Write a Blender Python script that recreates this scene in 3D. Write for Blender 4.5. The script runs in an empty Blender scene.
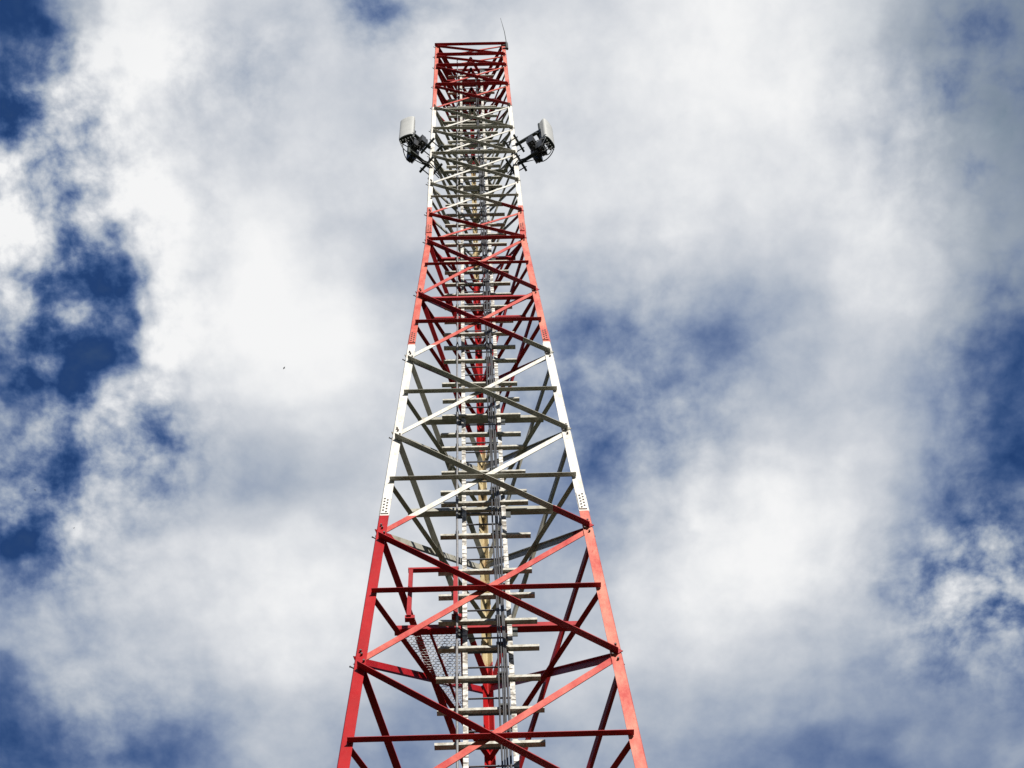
import bpy, bmesh, math, random
from mathutils import Vector, Matrix

random.seed(4)
scene = bpy.context.scene
COL = scene.collection

# ------------------------------------------------------------------ camera
cam_d = bpy.data.cameras.new("camera")
cam = bpy.data.objects.new("camera", cam_d)
COL.objects.link(cam)
cam_d.sensor_width = 36.0
cam_d.lens = 1800.0 / 1024 * 36.0
cam_d.clip_start = 0.1
cam_d.clip_end = 20000
_F = Vector((0.01777839, 0.3967243, 0.91776563))
_R = Vector((0.99941846, 0.01966203, -0.02785946))
_U = Vector((0.02909766, -0.91772721, 0.39614403))
m = Matrix((_R, _U, -_F)).transposed().to_4x4()
m.translation = Vector((0, 0, 1.6))
cam.matrix_world = m
scene.camera = cam

# ------------------------------------------------------------------ exposure
scene.view_settings.view_transform = 'Standard'
scene.view_settings.look = 'None'
scene.view_settings.exposure = 0.75
scene.view_settings.gamma = 1.0
scene.view_settings.use_curve_mapping = False
scene.cycles.max_bounces = 6
scene.cycles.diffuse_bounces = 1

# ------------------------------------------------------------------ sun
SUN_DIR = Vector((0.30, -0.78, 0.55)).normalized()      # towards the sun
sun_d = bpy.data.lights.new("sun", 'SUN')
sun_d.energy = 3.6
sun_d.angle = math.radians(0.5)
sun_d.color = (1.0, 0.95, 0.87)
sun = bpy.data.objects.new("sun", sun_d)
COL.objects.link(sun)
sun.rotation_euler = SUN_DIR.to_track_quat('Z', 'Y').to_euler()
SUN_EL = math.asin(SUN_DIR.z)
SUN_ROT = math.atan2(SUN_DIR.x, SUN_DIR.y)


def s2l(c):
    c = c / 255.0
    return c / 12.92 if c <= 0.04045 else ((c + 0.055) / 1.055) ** 2.4


def srgb(r, g, b):
    return (s2l(r), s2l(g), s2l(b), 1.0)


# ------------------------------------------------------------------ world: Nishita sky with a broken cloud deck
# cloud cover over the cloud plane (x/z, y/z of the view direction), one row per step of y/z
# columns of x/z, then per row of y/z: cloud cover, raggedness and shade in percent
SKY_U = [-0.335, -0.3229, -0.3107, -0.2986, -0.2864, -0.2743, -0.2621, -0.25, -0.2379, -0.2257, -0.2136, -0.2014, -0.1893, -0.1771, -0.165, -0.1265, -0.088, -0.0495, -0.011, 0.0275, 0.066, 0.1045, 0.143, 0.1815, 0.22, 0.2417, 0.2634, 0.2851, 0.3069, 0.3286, 0.3503, 0.372]
SKY_V0, SKY_V1 = .178, .738
SKY_ROWS = [
    '20,11,1 20,11,3 20,11,7 20,13,11 20,16,15 19,21,18 17,27,20 16,32,20 21,34,18 47,31,15 75,26,11 96,20,7 96,15,3 96,13,1 93,12,0 76,11,0 77,12,0 66,16,0 70,12,0 82,11,0 85,11,0 87,11,0 88,11,0 87,11,1 86,15,6 71,20,12 56,24,19 44,24,26 40,21,28 34,16,24 33,13,15 33,11,6',
    '20,11,2 20,11,5 20,13,8 20,16,13 18,24,17 12,35,20 10,47,22 10,56,21 18,57,20 52,52,16 83,42,11 100,30,7 99,21,3 97,17,1 92,17,0 67,17,0 76,18,0 37,54,0 72,28,0 84,11,0 86,11,0 89,11,0 89,11,0 88,12,3 87,18,17 73,26,26 60,32,36 54,34,41 48,29,41 37,21,35 33,15,24 33,12,11',
    '24,11,1 24,12,3 24,15,6 23,23,9 19,37,12 10,55,14 10,72,15 10,82,15 13,83,13 45,76,10 91,60,7 105,43,4 104,30,2 100,27,1 91,34,0 75,32,0 77,15,0 64,39,0 77,21,0 87,11,0 89,11,0 91,11,0 91,11,0 90,12,3 89,21,17 74,32,28 64,40,41 61,42,48 56,37,48 42,27,43 34,18,32 33,13,16',
    '32,11,0 32,13,1 31,19,2 31,32,3 27,52,4 20,74,5 15,92,6 24,99,5 47,100,4 69,95,3 97,76,2 104,54,1 103,38,0 100,33,0 87,39,0 72,32,0 80,11,0 75,12,0 80,11,0 87,11,0 90,11,0 93,11,0 94,11,0 92,12,1 89,23,7 76,35,17 67,43,31 66,46,44 62,42,49 48,32,47 38,21,36 36,14,20',
    '54,12,0 54,15,0 54,23,0 53,39,0 53,63,1 52,88,1 33,100,1 50,100,1 72,100,1 82,100,0 95,87,0 97,62,0 97,42,0 96,30,0 90,26,0 79,18,0 81,11,0 70,11,0 80,11,1 85,11,0 90,11,0 94,11,0 94,11,0 92,12,0 90,22,3 79,34,10 69,43,24 68,46,40 67,43,48 53,34,47 42,22,38 41,14,22',
    '68,12,0 68,16,0 68,26,0 68,43,0 74,69,0 91,94,0 98,100,0 83,100,0 75,100,0 90,100,0 96,92,0 97,67,0 99,46,0 97,31,0 93,21,0 85,12,0 81,11,0 78,11,1 78,11,2 83,11,1 89,11,0 92,11,0 93,11,0 91,12,0 88,20,2 80,30,8 72,40,20 69,43,36 71,41,47 60,32,47 48,22,37 47,14,21',
    '62,13,0 62,17,0 62,27,0 63,45,0 70,69,0 95,94,0 99,100,0 69,100,0 68,100,0 71,100,0 80,91,0 96,70,0 105,50,0 101,34,0 94,23,0 93,11,0 79,11,0 75,11,2 76,11,2 81,11,2 86,11,0 89,11,0 89,11,0 88,11,0 86,17,1 82,25,5 76,33,16 70,38,31 72,36,44 66,29,45 54,20,34 52,14,19',
    '58,13,0 58,17,0 58,27,0 59,44,0 68,67,1 100,91,1 101,100,1 82,100,0 57,100,0 40,100,0 52,89,0 92,71,0 105,52,0 100,36,0 96,24,0 99,11,0 75,11,1 70,11,2 73,11,3 78,12,2 82,13,0 84,13,0 82,12,0 83,11,0 84,14,1 82,19,3 80,25,12 72,31,26 71,32,39 69,26,42 59,18,32 57,13,17',
    '55,14,0 55,18,0 55,28,1 55,45,2 71,65,2 97,86,2 87,99,2 61,100,1 37,100,0 14,98,0 22,87,0 88,71,0 105,53,0 101,37,0 96,24,0 101,11,0 83,11,1 61,11,2 68,11,3 75,14,2 77,18,0 75,17,0 68,13,0 72,11,0 80,12,0 80,15,2 79,20,9 67,26,22 58,29,34 57,25,37 50,17,29 49,12,15',
    '39,14,0 39,20,1 39,30,2 40,46,4 53,65,5 67,83,4 42,95,3 36,100,2 40,99,1 13,95,0 29,85,0 99,69,0 105,52,0 99,35,0 96,23,0 101,11,0 91,11,1 70,11,2 66,12,2 71,18,2 67,25,0 65,25,0 55,17,0 61,12,0 76,11,0 78,13,1 76,17,6 63,25,18 44,30,29 41,27,31 39,18,26 36,13,13',
    '24,15,1 24,21,2 24,32,4 24,47,6 28,65,7 28,81,6 17,91,5 18,96,3 16,96,1 10,91,0 42,80,0 102,65,0 105,48,0 95,33,0 94,22,0 99,11,0 98,11,0 78,11,1 67,13,2 65,23,1 41,33,0 50,33,0 47,22,0 60,13,0 71,11,0 72,12,1 67,16,4 57,26,14 36,33,24 30,30,27 32,21,23 29,13,12',
    '25,16,1 25,22,3 25,33,6 27,47,8 28,64,8 17,78,7 12,88,5 14,92,3 27,91,1 39,86,0 61,77,0 93,64,0 95,48,0 86,33,0 88,21,0 91,11,1 94,11,1 78,11,1 66,14,1 62,26,0 53,38,0 39,38,0 50,26,0 61,14,0 69,11,0 67,12,0 59,16,3 51,27,10 33,35,20 24,34,25 27,24,21 23,15,11',
    '32,16,2 32,22,4 33,33,6 45,48,8 57,64,8 45,77,7 41,85,5 45,87,2 62,87,1 73,86,0 71,83,0 71,74,0 76,59,1 78,41,1 81,25,2 81,11,3 86,11,3 75,11,1 63,15,0 60,28,0 47,40,0 49,40,0 64,27,0 66,15,0 68,11,0 65,12,0 56,16,2 48,27,7 33,35,17 23,35,24 26,27,21 21,16,11',
    '48,16,2 48,24,4 51,38,5 67,56,7 72,73,6 56,85,5 46,89,3 42,86,1 51,83,1 58,83,0 52,82,1 48,74,1 59,61,2 71,43,3 75,26,4 72,11,6 78,11,6 73,11,3 63,14,1 57,26,0 36,38,0 58,38,0 71,26,0 72,14,0 70,11,0 66,11,0 54,15,1 45,25,5 30,35,15 21,35,23 24,28,21 20,17,12',
    '55,18,1 56,29,3 57,48,4 64,69,4 63,86,4 58,95,3 60,94,2 63,84,1 65,73,0 65,67,0 62,63,1 59,56,1 64,45,2 68,31,3 71,20,4 65,11,7 72,11,6 71,11,3 62,13,1 53,22,0 37,32,0 60,33,0 76,23,0 82,14,0 77,11,0 70,11,0 57,15,1 45,25,4 29,35,13 16,36,21 21,28,20 18,17,13',
    '39,20,1 39,33,1 40,53,2 38,73,2 32,86,2 34,91,1 49,87,1 64,73,0 72,57,0 71,45,0 69,37,0 69,31,1 71,24,1 73,18,2 76,14,3 75,11,5 77,11,4 73,11,2 64,12,0 55,17,0 49,25,0 66,25,0 85,18,0 93,13,0 83,11,0 73,12,0 58,17,0 46,30,3 31,43,11 12,44,18 19,32,19 21,18,13',
    '32,19,0 32,31,1 28,47,1 17,63,1 12,72,1 23,74,0 48,67,0 68,54,0 76,40,0 75,30,0 74,23,0 74,19,0 77,15,0 80,13,1 82,12,1 87,11,2 84,11,2 77,11,1 67,12,0 59,14,0 58,18,0 75,18,0 95,15,0 102,12,0 87,11,0 73,14,0 59,24,0 52,46,2 43,66,8 30,66,15 34,46,17 37,24,12',
    '45,16,0 45,23,0 44,32,0 44,42,0 44,47,0 52,47,0 60,41,0 69,33,0 73,26,0 73,21,0 74,17,0 75,15,0 78,13,0 81,12,0 85,11,0 91,11,0 87,11,0 78,11,0 66,11,0 61,12,0 64,14,0 79,14,0 97,12,0 103,11,0 87,12,0 73,16,0 60,33,0 54,64,1 74,89,5 71,90,11 52,67,13 51,34,9',
    '54,14,0 55,16,0 58,20,0 59,24,0 56,27,0 59,26,0 63,24,0 67,22,0 69,19,0 71,17,0 72,15,0 75,13,0 78,12,0 81,12,0 84,11,0 92,11,0 87,11,0 77,11,0 65,11,0 62,11,0 68,12,0 79,12,0 92,11,0 96,11,0 82,12,0 70,17,0 61,36,0 57,71,1 88,96,3 87,99,6 56,79,8 56,44,6',
    '52,15,1 55,17,1 60,19,1 61,21,1 61,22,1 65,22,1 66,22,0 65,20,0 66,19,0 67,17,0 69,15,0 71,14,0 75,13,0 78,12,0 81,12,0 87,11,0 81,11,0 73,11,0 63,11,0 63,11,0 69,11,0 77,11,0 85,11,0 85,11,0 74,11,0 65,15,0 61,31,1 58,62,1 68,88,2 63,93,3 40,76,4 59,44,3',
    '46,20,3 41,22,3 41,24,3 47,26,3 57,27,3 62,27,3 62,26,2 62,25,2 62,23,1 64,21,1 65,19,0 68,17,0 71,15,0 74,13,0 77,12,0 82,11,0 74,11,0 67,11,1 61,11,1 65,11,1 68,11,1 73,11,0 77,11,0 75,11,0 65,11,1 57,13,2 56,22,2 55,43,3 56,64,3 58,71,4 61,58,4 56,35,3',
    '31,25,6 23,27,7 23,29,7 32,30,7 45,31,7 52,31,6 56,31,5 58,29,4 57,28,3 57,25,2 57,22,1 60,20,1 62,17,1 65,15,1 68,14,1 75,11,1 66,11,1 59,11,2 58,11,2 63,11,2 65,11,2 68,11,2 69,11,1 67,11,1 58,11,2 51,12,3 51,15,5 53,24,6 53,36,6 53,41,6 57,35,6 53,23,5',
    '24,25,9 18,28,9 15,29,10 20,30,10 30,31,9 40,31,8 48,30,7 48,29,6 45,28,4 43,25,3 43,23,2 48,20,1 52,17,1 55,15,1 59,14,1 69,11,2 58,11,2 48,11,3 54,11,4 57,11,4 58,11,3 61,11,3 61,11,2 59,11,2 52,11,4 48,11,5 49,12,7 51,14,8 50,18,9 47,21,9 48,19,8 50,15,7',
    '25,22,9 25,24,10 24,25,10 26,26,10 33,27,9 39,27,8 43,26,7 38,25,6 33,23,4 29,22,3 31,19,2 38,17,1 45,15,1 50,14,1 56,13,1 66,11,2 54,11,3 43,11,3 51,11,4 53,11,4 53,11,4 55,11,4 55,11,3 49,11,3 38,11,5 37,11,6 41,11,8 48,12,9 48,12,10 42,13,10 42,13,10 47,12,9',
    '25,16,7 25,17,8 26,18,8 30,19,8 36,19,7 43,19,6 49,19,5 47,18,4 44,17,3 41,16,2 42,15,1 44,14,1 47,13,1 50,12,1 55,12,1 65,11,1 54,11,2 43,11,2 51,11,3 53,11,3 53,11,3 55,11,3 54,11,3 48,11,3 38,11,4 35,11,6 39,11,7 46,11,9 49,11,10 46,11,10 60,11,10 48,11,9',
    '25,13,4 25,13,4 25,13,4 30,14,4 37,14,4 43,14,3 47,13,3 45,13,2 42,13,1 39,12,1 40,12,1 43,12,0 46,12,0 50,11,0 55,11,0 65,11,0 53,11,1 43,11,1 51,11,1 53,11,2 53,11,2 54,11,2 53,11,1 48,11,1 43,11,3 41,11,4 43,11,5 47,11,7 48,11,8 48,11,8 49,11,8 48,11,7',
]

world = bpy.data.worlds.new("World")
scene.world = world
world.use_nodes = True
nt = world.node_tree
nt.nodes.clear()
L = nt.links


def N(kind, **kw):
    n = nt.nodes.new(kind)
    for k, v in kw.items():
        setattr(n, k, v)
    return n


def M(op, a, b=None, c=None, clamp=False):
    n = N('ShaderNodeMath', operation=op, use_clamp=clamp)
    for i, v in enumerate((a, b, c)):
        if v is None:
            continue
        if isinstance(v, (int, float)):
            n.inputs[i].default_value = v
        else:
            L.new(v, n.inputs[i])
    return n.outputs[0]


def VM(op, a, b=None, scale=None):
    n = N('ShaderNodeVectorMath', operation=op)
    for i, v in enumerate((a, b)):
        if v is None:
            continue
        if isinstance(v, tuple):
            n.inputs[i].default_value = v
        else:
            L.new(v, n.inputs[i])
    if scale is not None:
        n.inputs['Scale'].default_value = scale
    return n.outputs[0]


def noise(vec, scale, detail=6, rough=0.55, dist=0.0):
    n = N('ShaderNodeTexNoise')
    n.noise_dimensions = '2D'
    L.new(vec, n.inputs['Vector'])
    n.inputs['Scale'].default_value = scale
    n.inputs['Detail'].default_value = detail
    n.inputs['Roughness'].default_value = rough
    n.inputs['Distortion'].default_value = dist
    return n


tc = N('ShaderNodeTexCoord')
sep = N('ShaderNodeSeparateXYZ')
L.new(tc.outputs['Generated'], sep.inputs[0])
zc = M('MAXIMUM', sep.outputs[2], 0.06)
u0 = M('DIVIDE', sep.outputs[0], zc)
v0 = M('DIVIDE', sep.outputs[1], zc)
cmb = N('ShaderNodeCombineXYZ')
L.new(u0, cmb.inputs[0])
L.new(v0, cmb.inputs[1])
P = cmb.outputs[0]
# billowing: the deck is pushed about by turbulence
w1 = VM('SCALE', VM('SUBTRACT', noise(P, 18.0, 4, 0.5).outputs['Color'], (0.5, 0.5, 0.5)), scale=0.034)
P1 = VM('ADD', P, w1)
P3 = VM('ADD', P, VM('SCALE', w1, scale=0.3))
sp2 = N('ShaderNodeSeparateXYZ')
L.new(P1, sp2.inputs[0])
un = M('DIVIDE', M('SUBTRACT', sp2.outputs[0], SKY_U[0]), SKY_U[-1] - SKY_U[0])
NR = len(SKY_ROWS) - 1.0
vn = M('MULTIPLY', M('DIVIDE', M('SUBTRACT', sp2.outputs[1], SKY_V0), SKY_V1 - SKY_V0), NR)
vn = M('MINIMUM', M('MAXIMUM', vn, 0.0), NR)
field = None
for j, line in enumerate(SKY_ROWS):
    row = [[float(c) / 100 for c in cell.split(',')] for cell in line.split()]
    r = N('ShaderNodeValToRGB')
    cr = r.color_ramp
    cr.interpolation = 'EASE'
    n = len(row)
    pos = [(u - SKY_U[0]) / (SKY_U[-1] - SKY_U[0]) for u in SKY_U]
    cr.elements[0].position = 0.0
    cr.elements[1].position = 1.0
    for k in range(1, n - 1):
        cr.elements.new(pos[k])
    for k, e in enumerate(sorted(cr.elements, key=lambda e: e.position)):
        e.color = (row[k][0], row[k][1], row[k][2], 1)
    # each row is evaluated after the one before it, so the shader keeps few values at once
    uj = un if field is None else M('MULTIPLY_ADD', field, 1e-6, un)
    L.new(uj, r.inputs[0])
    mr = N('ShaderNodeMapRange', interpolation_type='SMOOTHSTEP')
    L.new(M('ABSOLUTE', M('SUBTRACT', vn if field is None else M('MULTIPLY_ADD', field, 1e-6, vn), float(j))), mr.inputs[0])
    mr.inputs[3].default_value = 1.0
    mr.inputs[4].default_value = 0.0
    t = N('ShaderNodeVectorMath', operation='SCALE')
    L.new(r.outputs[0], t.inputs[0])
    L.new(mr.outputs[0], t.inputs['Scale'])
    field = t.outputs[0] if field is None else VM('ADD', field, t.outputs[0])
fs = N('ShaderNodeSeparateXYZ')
L.new(field, fs.inputs[0])
cover, rag, shade = fs.outputs

# fine structure: torn edges where the deck is ragged, soft mottling elsewhere
f1 = noise(P3, 24.0, 9, 0.60).outputs['Fac']
f2 = noise(P3, 9.0, 7, 0.50).outputs['Fac']
vo = N('ShaderNodeTexVoronoi', feature='F1', voronoi_dimensions='2D')
L.new(P3, vo.inputs['Vector'])
vo.inputs['Scale'].default_value = 34.0
vo.inputs['Detail'].default_value = 3.0
vo.inputs['Roughness'].default_value = 0.55
bil = M('SUBTRACT', 0.38, vo.outputs['Distance'])          # cauliflower heads
fine = M('ADD', M('MULTIPLY', M('SUBTRACT', f1, 0.5), 1.9), M('MULTIPLY', bil, 0.35))
dens = M('ADD', M('MULTIPLY_ADD', fine, rag, cover), M('MULTIPLY', M('SUBTRACT', f2, 0.46), 0.34))
# away from this patch of sky the deck goes on as plain broken cloud
far = N('ShaderNodeMapRange', interpolation_type='SMOOTHSTEP')
L.new(M('MAXIMUM', M('MULTIPLY', M('ABSOLUTE', M('SUBTRACT', u0, 0.02)), 1.3), M('ABSOLUTE', M('SUBTRACT', v0, 0.455))), far.inputs[0])
far.inputs[1].default_value = 0.5
far.inputs[2].default_value = 1.1
broken = M('MULTIPLY_ADD', M('SUBTRACT', noise(P, 1.6, 10, 0.6).outputs['Fac'], 0.5), 1.8, 0.22)
mixf = N('ShaderNodeMix', data_type='FLOAT')
L.new(far.outputs[0], mixf.inputs[0])
L.new(dens, mixf.inputs[2])
L.new(broken, mixf.inputs[3])
dens = mixf.outputs[0]
ramp = N('ShaderNodeValToRGB')
cr = ramp.color_ramp
cr.interpolation = 'B_SPLINE'
stops = [(0.0, (30, 60, 110)), (0.15, (54, 84, 133)), (0.3, (88, 110, 152)), (0.45, (134, 150, 178)), (0.6, (176, 185, 198)),
         (0.75, (206, 210, 217)), (0.88, (230, 232, 235)), (1.0, (248, 248, 248))]
cr.elements[0].position, cr.elements[0].color = stops[0][0], srgb(*stops[0][1])
cr.elements[1].position, cr.elements[1].color = stops[-1][0], srgb(*stops[-1][1])
for p_, c_ in stops[1:-1]:
    e = cr.elements.new(p_)
    e.color = srgb(*c_)
L.new(dens, ramp.inputs[0])
sky = N('ShaderNodeTexSky', sky_type='NISHITA', sun_disc=False, sun_elevation=SUN_EL, sun_rotation=SUN_ROT)
sky.air_density = 1.4
sky.dust_density = 0.0
sky.ozone_density = 4.0
bg1 = N('ShaderNodeBackground')
L.new(sky.outputs[0], bg1.inputs[0])
# unseen low sky is dimmed artificially to cut fill light on undersides
dim = N('ShaderNodeMapRange', interpolation_type='SMOOTHSTEP')
L.new(sep.outputs[2], dim.inputs[0])
dim.inputs[1].default_value = 0.35
dim.inputs[2].default_value = 0.80
dim.inputs[3].default_value = 0.16
dim.inputs[4].default_value = 1.0
L.new(M('MULTIPLY', dim.outputs[0], 0.05), bg1.inputs[1])
bg2 = N('ShaderNodeBackground')
shn = M('MULTIPLY', M('MULTIPLY', shade, M('MULTIPLY_ADD', dens, 1.2, 0.15, clamp=True)), M('MULTIPLY_ADD', M('SUBTRACT', f1, 0.5), 1.2, 1.0))
shv = N('ShaderNodeCombineXYZ')
for i_, k_ in enumerate((1.14, 1.0, 0.86)):
    L.new(M('SUBTRACT', 1.0, M('MULTIPLY', shn, k_), clamp=True), shv.inputs[i_])
shc = VM('MULTIPLY', ramp.outputs[0], shv.outputs[0])
L.new(shc, bg2.inputs[0])
L.new(M('MULTIPLY', dim.outputs[0], 0.595), bg2.inputs[1])
alpha = N('ShaderNodeMapRange', interpolation_type='SMOOTHSTEP')
L.new(dens, alpha.inputs[0])
alpha.inputs[1].default_value = -0.9
alpha.inputs[2].default_value = 0.05
mx = N('ShaderNodeMixShader')
L.new(alpha.outputs[0], mx.inputs[0])
L.new(bg1.outputs[0], mx.inputs[1])
L.new(bg2.outputs[0], mx.inputs[2])
out = N('ShaderNodeOutputWorld')
L.new(mx.outputs[0], out.inputs[0])
world.cycles.sampling_method = 'MANUAL'
world.cycles.sample_map_resolution = 512

# ------------------------------------------------------------------ materials
def new_mat(name):
    mt = bpy.data.materials.new(name)
    mt.use_nodes = True
    t = mt.node_tree
    return mt, t, t.nodes['Principled BSDF']


def tex_noise(t, scale, detail=5, rough=0.6, coord='Object', stretch=None):
    c = t.nodes.new('ShaderNodeTexCoord')
    n = t.nodes.new('ShaderNodeTexNoise')
    n.inputs['Scale'].default_value = scale
    n.inputs['Detail'].default_value = detail
    n.inputs['Roughness'].default_value = rough
    if stretch:
        mp = t.nodes.new('ShaderNodeMapping')
        mp.inputs[3].default_value = stretch
        t.links.new(c.outputs[coord], mp.inputs[0])
        t.links.new(mp.outputs[0], n.inputs['Vector'])
    else:
        t.links.new(c.outputs[coord], n.inputs['Vector'])
    return n


def ramp_of(t, fac, stops, interp='LINEAR'):
    r = t.nodes.new('ShaderNodeValToRGB')
    r.color_ramp.interpolation = interp
    e = r.color_ramp.elements
    e[0].position, e[0].color = stops[0][0], stops[0][1]
    e[1].position, e[1].color = stops[-1][0], stops[-1][1]
    for p, c in stops[1:-1]:
        k = e.new(p)
        k.color = c
    t.links.new(fac, r.inputs[0])
    return r.outputs[0]


def mixc(t, fac, a, b, mode='MIX'):
    n = t.nodes.new('ShaderNodeMix')
    n.data_type = 'RGBA'
    n.blend_type = mode
    for i, v in ((0, fac), (6, a), (7, b)):
        if isinstance(v, (int, float, tuple)):
            n.inputs[i].default_value = v
        else:
            t.links.new(v, n.inputs[i])
    return n.outputs[2]


BANDS = [19.085, 24.285, 30.655, 37.285]


def paint(name, red, red_dark, white, white_dark, chip=0.0, rough=0.42, low_red=None, spec=0.35):
    """aviation paint: red and white bands by height on the steel, weathered in patches"""
    mt, t, b = new_mat(name)
    c = t.nodes.new('ShaderNodeTexCoord')
    s = t.nodes.new('ShaderNodeSeparateXYZ')
    t.links.new(c.outputs['Object'], s.inputs[0])
    fac = None
    for z0, z1 in ((BANDS[0], BANDS[1]), (BANDS[2], BANDS[3])):
        g = t.nodes.new('ShaderNodeMath')
        g.operation = 'GREATER_THAN'
        t.links.new(s.outputs[2], g.inputs[0])
        g.inputs[1].default_value = z0
        l = t.nodes.new('ShaderNodeMath')
        l.operation = 'LESS_THAN'
        t.links.new(s.outputs[2], l.inputs[0])
        l.inputs[1].default_value = z1
        a = t.nodes.new('ShaderNodeMath')
        a.operation = 'MULTIPLY'
        t.links.new(g.outputs[0], a.inputs[0])
        t.links.new(l.outputs[0], a.inputs[1])
        if fac is None:
            fac = a.outputs[0]
        else:
            d = t.nodes.new('ShaderNodeMath')
            d.operation = 'ADD'
            t.links.new(fac, d.inputs[0])
            t.links.new(a.outputs[0], d.inputs[1])
            fac = d.outputs[0]
    n1 = tex_noise(t, 4.0, 9, 0.72, stretch=(1, 1, 0.45))
    n2 = tex_noise(t, 14.0, 6, 0.7, stretch=(1, 1, 0.25))
    r = ramp_of(t, n1.outputs['Fac'], [(0.36, red_dark), (0.6, red)])
    if low_red:                  # the lowest red band keeps a deeper red with no painted glare
        g = t.nodes.new('ShaderNodeMath')
        g.operation = 'LESS_THAN'
        t.links.new(s.outputs[2], g.inputs[0])
        g.inputs[1].default_value = 22.0
        r = mixc(t, g.outputs[0], r, ramp_of(t, n1.outputs['Fac'], [(0.36, low_red[1]), (0.6, low_red[0])]))
    w = ramp_of(t, n2.outputs['Fac'], [(0.32, white_dark), (0.52, white)])
    col = mixc(t, fac, r, w)
    if chip:
        n3 = tex_noise(t, 22.0, 8, 0.75, stretch=(1, 1, 0.5))
        k = ramp_of(t, n3.outputs['Fac'], [(0.60, (0, 0, 0, 1)), (0.66, (chip, chip, chip, 1))])
        col = mixc(t, k, col, (0.42, 0.03, 0.02, 1))
    t.links.new(col, b.inputs['Base Color'])
    b.inputs['Specular IOR Level'].default_value = spec
    n4 = tex_noise(t, 9.0, 5, 0.6)
    rr = t.nodes.new('ShaderNodeMapRange')
    t.links.new(n4.outputs['Fac'], rr.inputs[0])
    rr.inputs[3].default_value = rough - 0.12
    rr.inputs[4].default_value = rough + 0.16
    t.links.new(rr.outputs[0], b.inputs['Roughness'])
    bump = t.nodes.new('ShaderNodeBump')
    bump.inputs['Strength'].default_value = 0.12
    bump.inputs['Distance'].default_value = 0.004
    t.links.new(n2.outputs['Fac'], bump.inputs['Height'])
    t.links.new(bump.outputs[0], b.inputs['Normal'])
    return mt


LOW_RED = ((0.45, 0.010, 0.012, 1), (0.36, 0.006, 0.008, 1))
PAINT = paint("shade_dark_banded_paint", (0.42, 0.009, 0.013, 1), (0.29, 0.005, 0.007, 1), (0.43, 0.42, 0.36, 1), (0.30, 0.275, 0.21, 1))  # colours darkened to paint in the shade of undersides, with patchy weathering
PAINT_GLARE = paint("glare_tinted_banded_paint", (0.72, 0.25, 0.175, 1), (0.52, 0.05, 0.04, 1), (0.84, 0.83, 0.79, 1), (0.66, 0.62, 0.54, 1), chip=0.75)  # pale red and bright white carry painted sun glare; chips are wear
PAINT_DIAG = paint("sunlit_brace_paint", (0.64, 0.15, 0.11, 1), (0.48, 0.035, 0.03, 1), (0.78, 0.77, 0.72, 1), (0.60, 0.56, 0.48, 1), chip=0.5)  # lighter copy for the front braces, sun gloss put into the colour
PAINT_PART_GLARE = paint("part_glare_banded_paint", (0.70, 0.23, 0.17, 1), (0.56, 0.08, 0.06, 1), (0.84, 0.83, 0.79, 1), (0.66, 0.62, 0.54, 1), chip=0.5, low_red=LOW_RED, spec=0.2)  # left leg: sun glare put into the colour except in the lowest red band
PAINT_RUST = paint("stained_banded_paint", (0.50, 0.012, 0.014, 1), (0.38, 0.007, 0.009, 1), (0.60, 0.50, 0.30, 1), (0.30, 0.16, 0.06, 1), chip=0.0)


def galv(name, a, b_, rough=0.45, metal=0.0, scale=20.0):
    mt, t, b = new_mat(name)
    n = tex_noise(t, scale, 6, 0.7)
    t.links.new(ramp_of(t, n.outputs['Fac'], [(0.34, b_), (0.58, a)]), b.inputs['Base Color'])
    b.inputs['Roughness'].default_value = rough
    b.inputs['Metallic'].default_value = metal
    return mt


LADDER_WHITE = galv("white_ladder_paint", (0.62, 0.61, 0.55, 1), (0.30, 0.27, 0.21, 1), 0.45)
RUNG_STEEL = galv("grey_rung_steel", (0.12, 0.12, 0.14, 1), (0.07, 0.07, 0.085, 1), 0.5)
RAIL_PERF, _t, _b = new_mat("perforated_rail_paint")
_c = _t.nodes.new('ShaderNodeTexCoord')
_s = _t.nodes.new('ShaderNodeSeparateXYZ')
_t.links.new(_c.outputs['Object'], _s.inputs[0])
_m = _t.nodes.new('ShaderNodeMath'); _m.operation = 'FRACT'
_d = _t.nodes.new('ShaderNodeMath'); _d.operation = 'DIVIDE'
_t.links.new(_s.outputs[2], _d.inputs[0]); _d.inputs[1].default_value = 0.091
_t.links.new(_d.outputs[0], _m.inputs[0])
_n = tex_noise(_t, 11.0, 6, 0.7)
_w = ramp_of(_t, _n.outputs['Fac'], [(0.40, (0.25, 0.22, 0.18, 1)), (0.55, (0.80, 0.79, 0.75, 1))])
_k = ramp_of(_t, _m.outputs[0], [(0.0, (1, 1, 1, 1)), (0.24, (1, 1, 1, 1)), (0.27, (0, 0, 0, 1)), (1.0, (0, 0, 0, 1))])
_n3 = tex_noise(_t, 6.0, 3, 0.6)
_k2 = ramp_of(_t, _n3.outputs['Fac'], [(0.42, (0, 0, 0, 1)), (0.52, (1, 1, 1, 1))])
_t.links.new(mixc(_t, mixc(_t, 1.0, _k, _k2, 'MULTIPLY'), _w, (0.10, 0.09, 0.08, 1)), _b.inputs['Base Color'])
_b.inputs['Roughness'].default_value = 0.5
CABLE = galv("grey_cable_jacket", (0.07, 0.07, 0.075, 1), (0.045, 0.045, 0.05, 1), 0.4)
CONDUCTOR = galv("pale_conductor_pipe", (0.26, 0.26, 0.27, 1), (0.15, 0.15, 0.16, 1), 0.5, 0.0)
DARK_STEEL = galv("dark_green_steel", (0.045, 0.055, 0.05, 1), (0.025, 0.03, 0.028, 1), 0.5)
BLACK = galv("black_plastic", (0.03, 0.032, 0.034, 1), (0.018, 0.019, 0.02, 1), 0.45)
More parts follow.
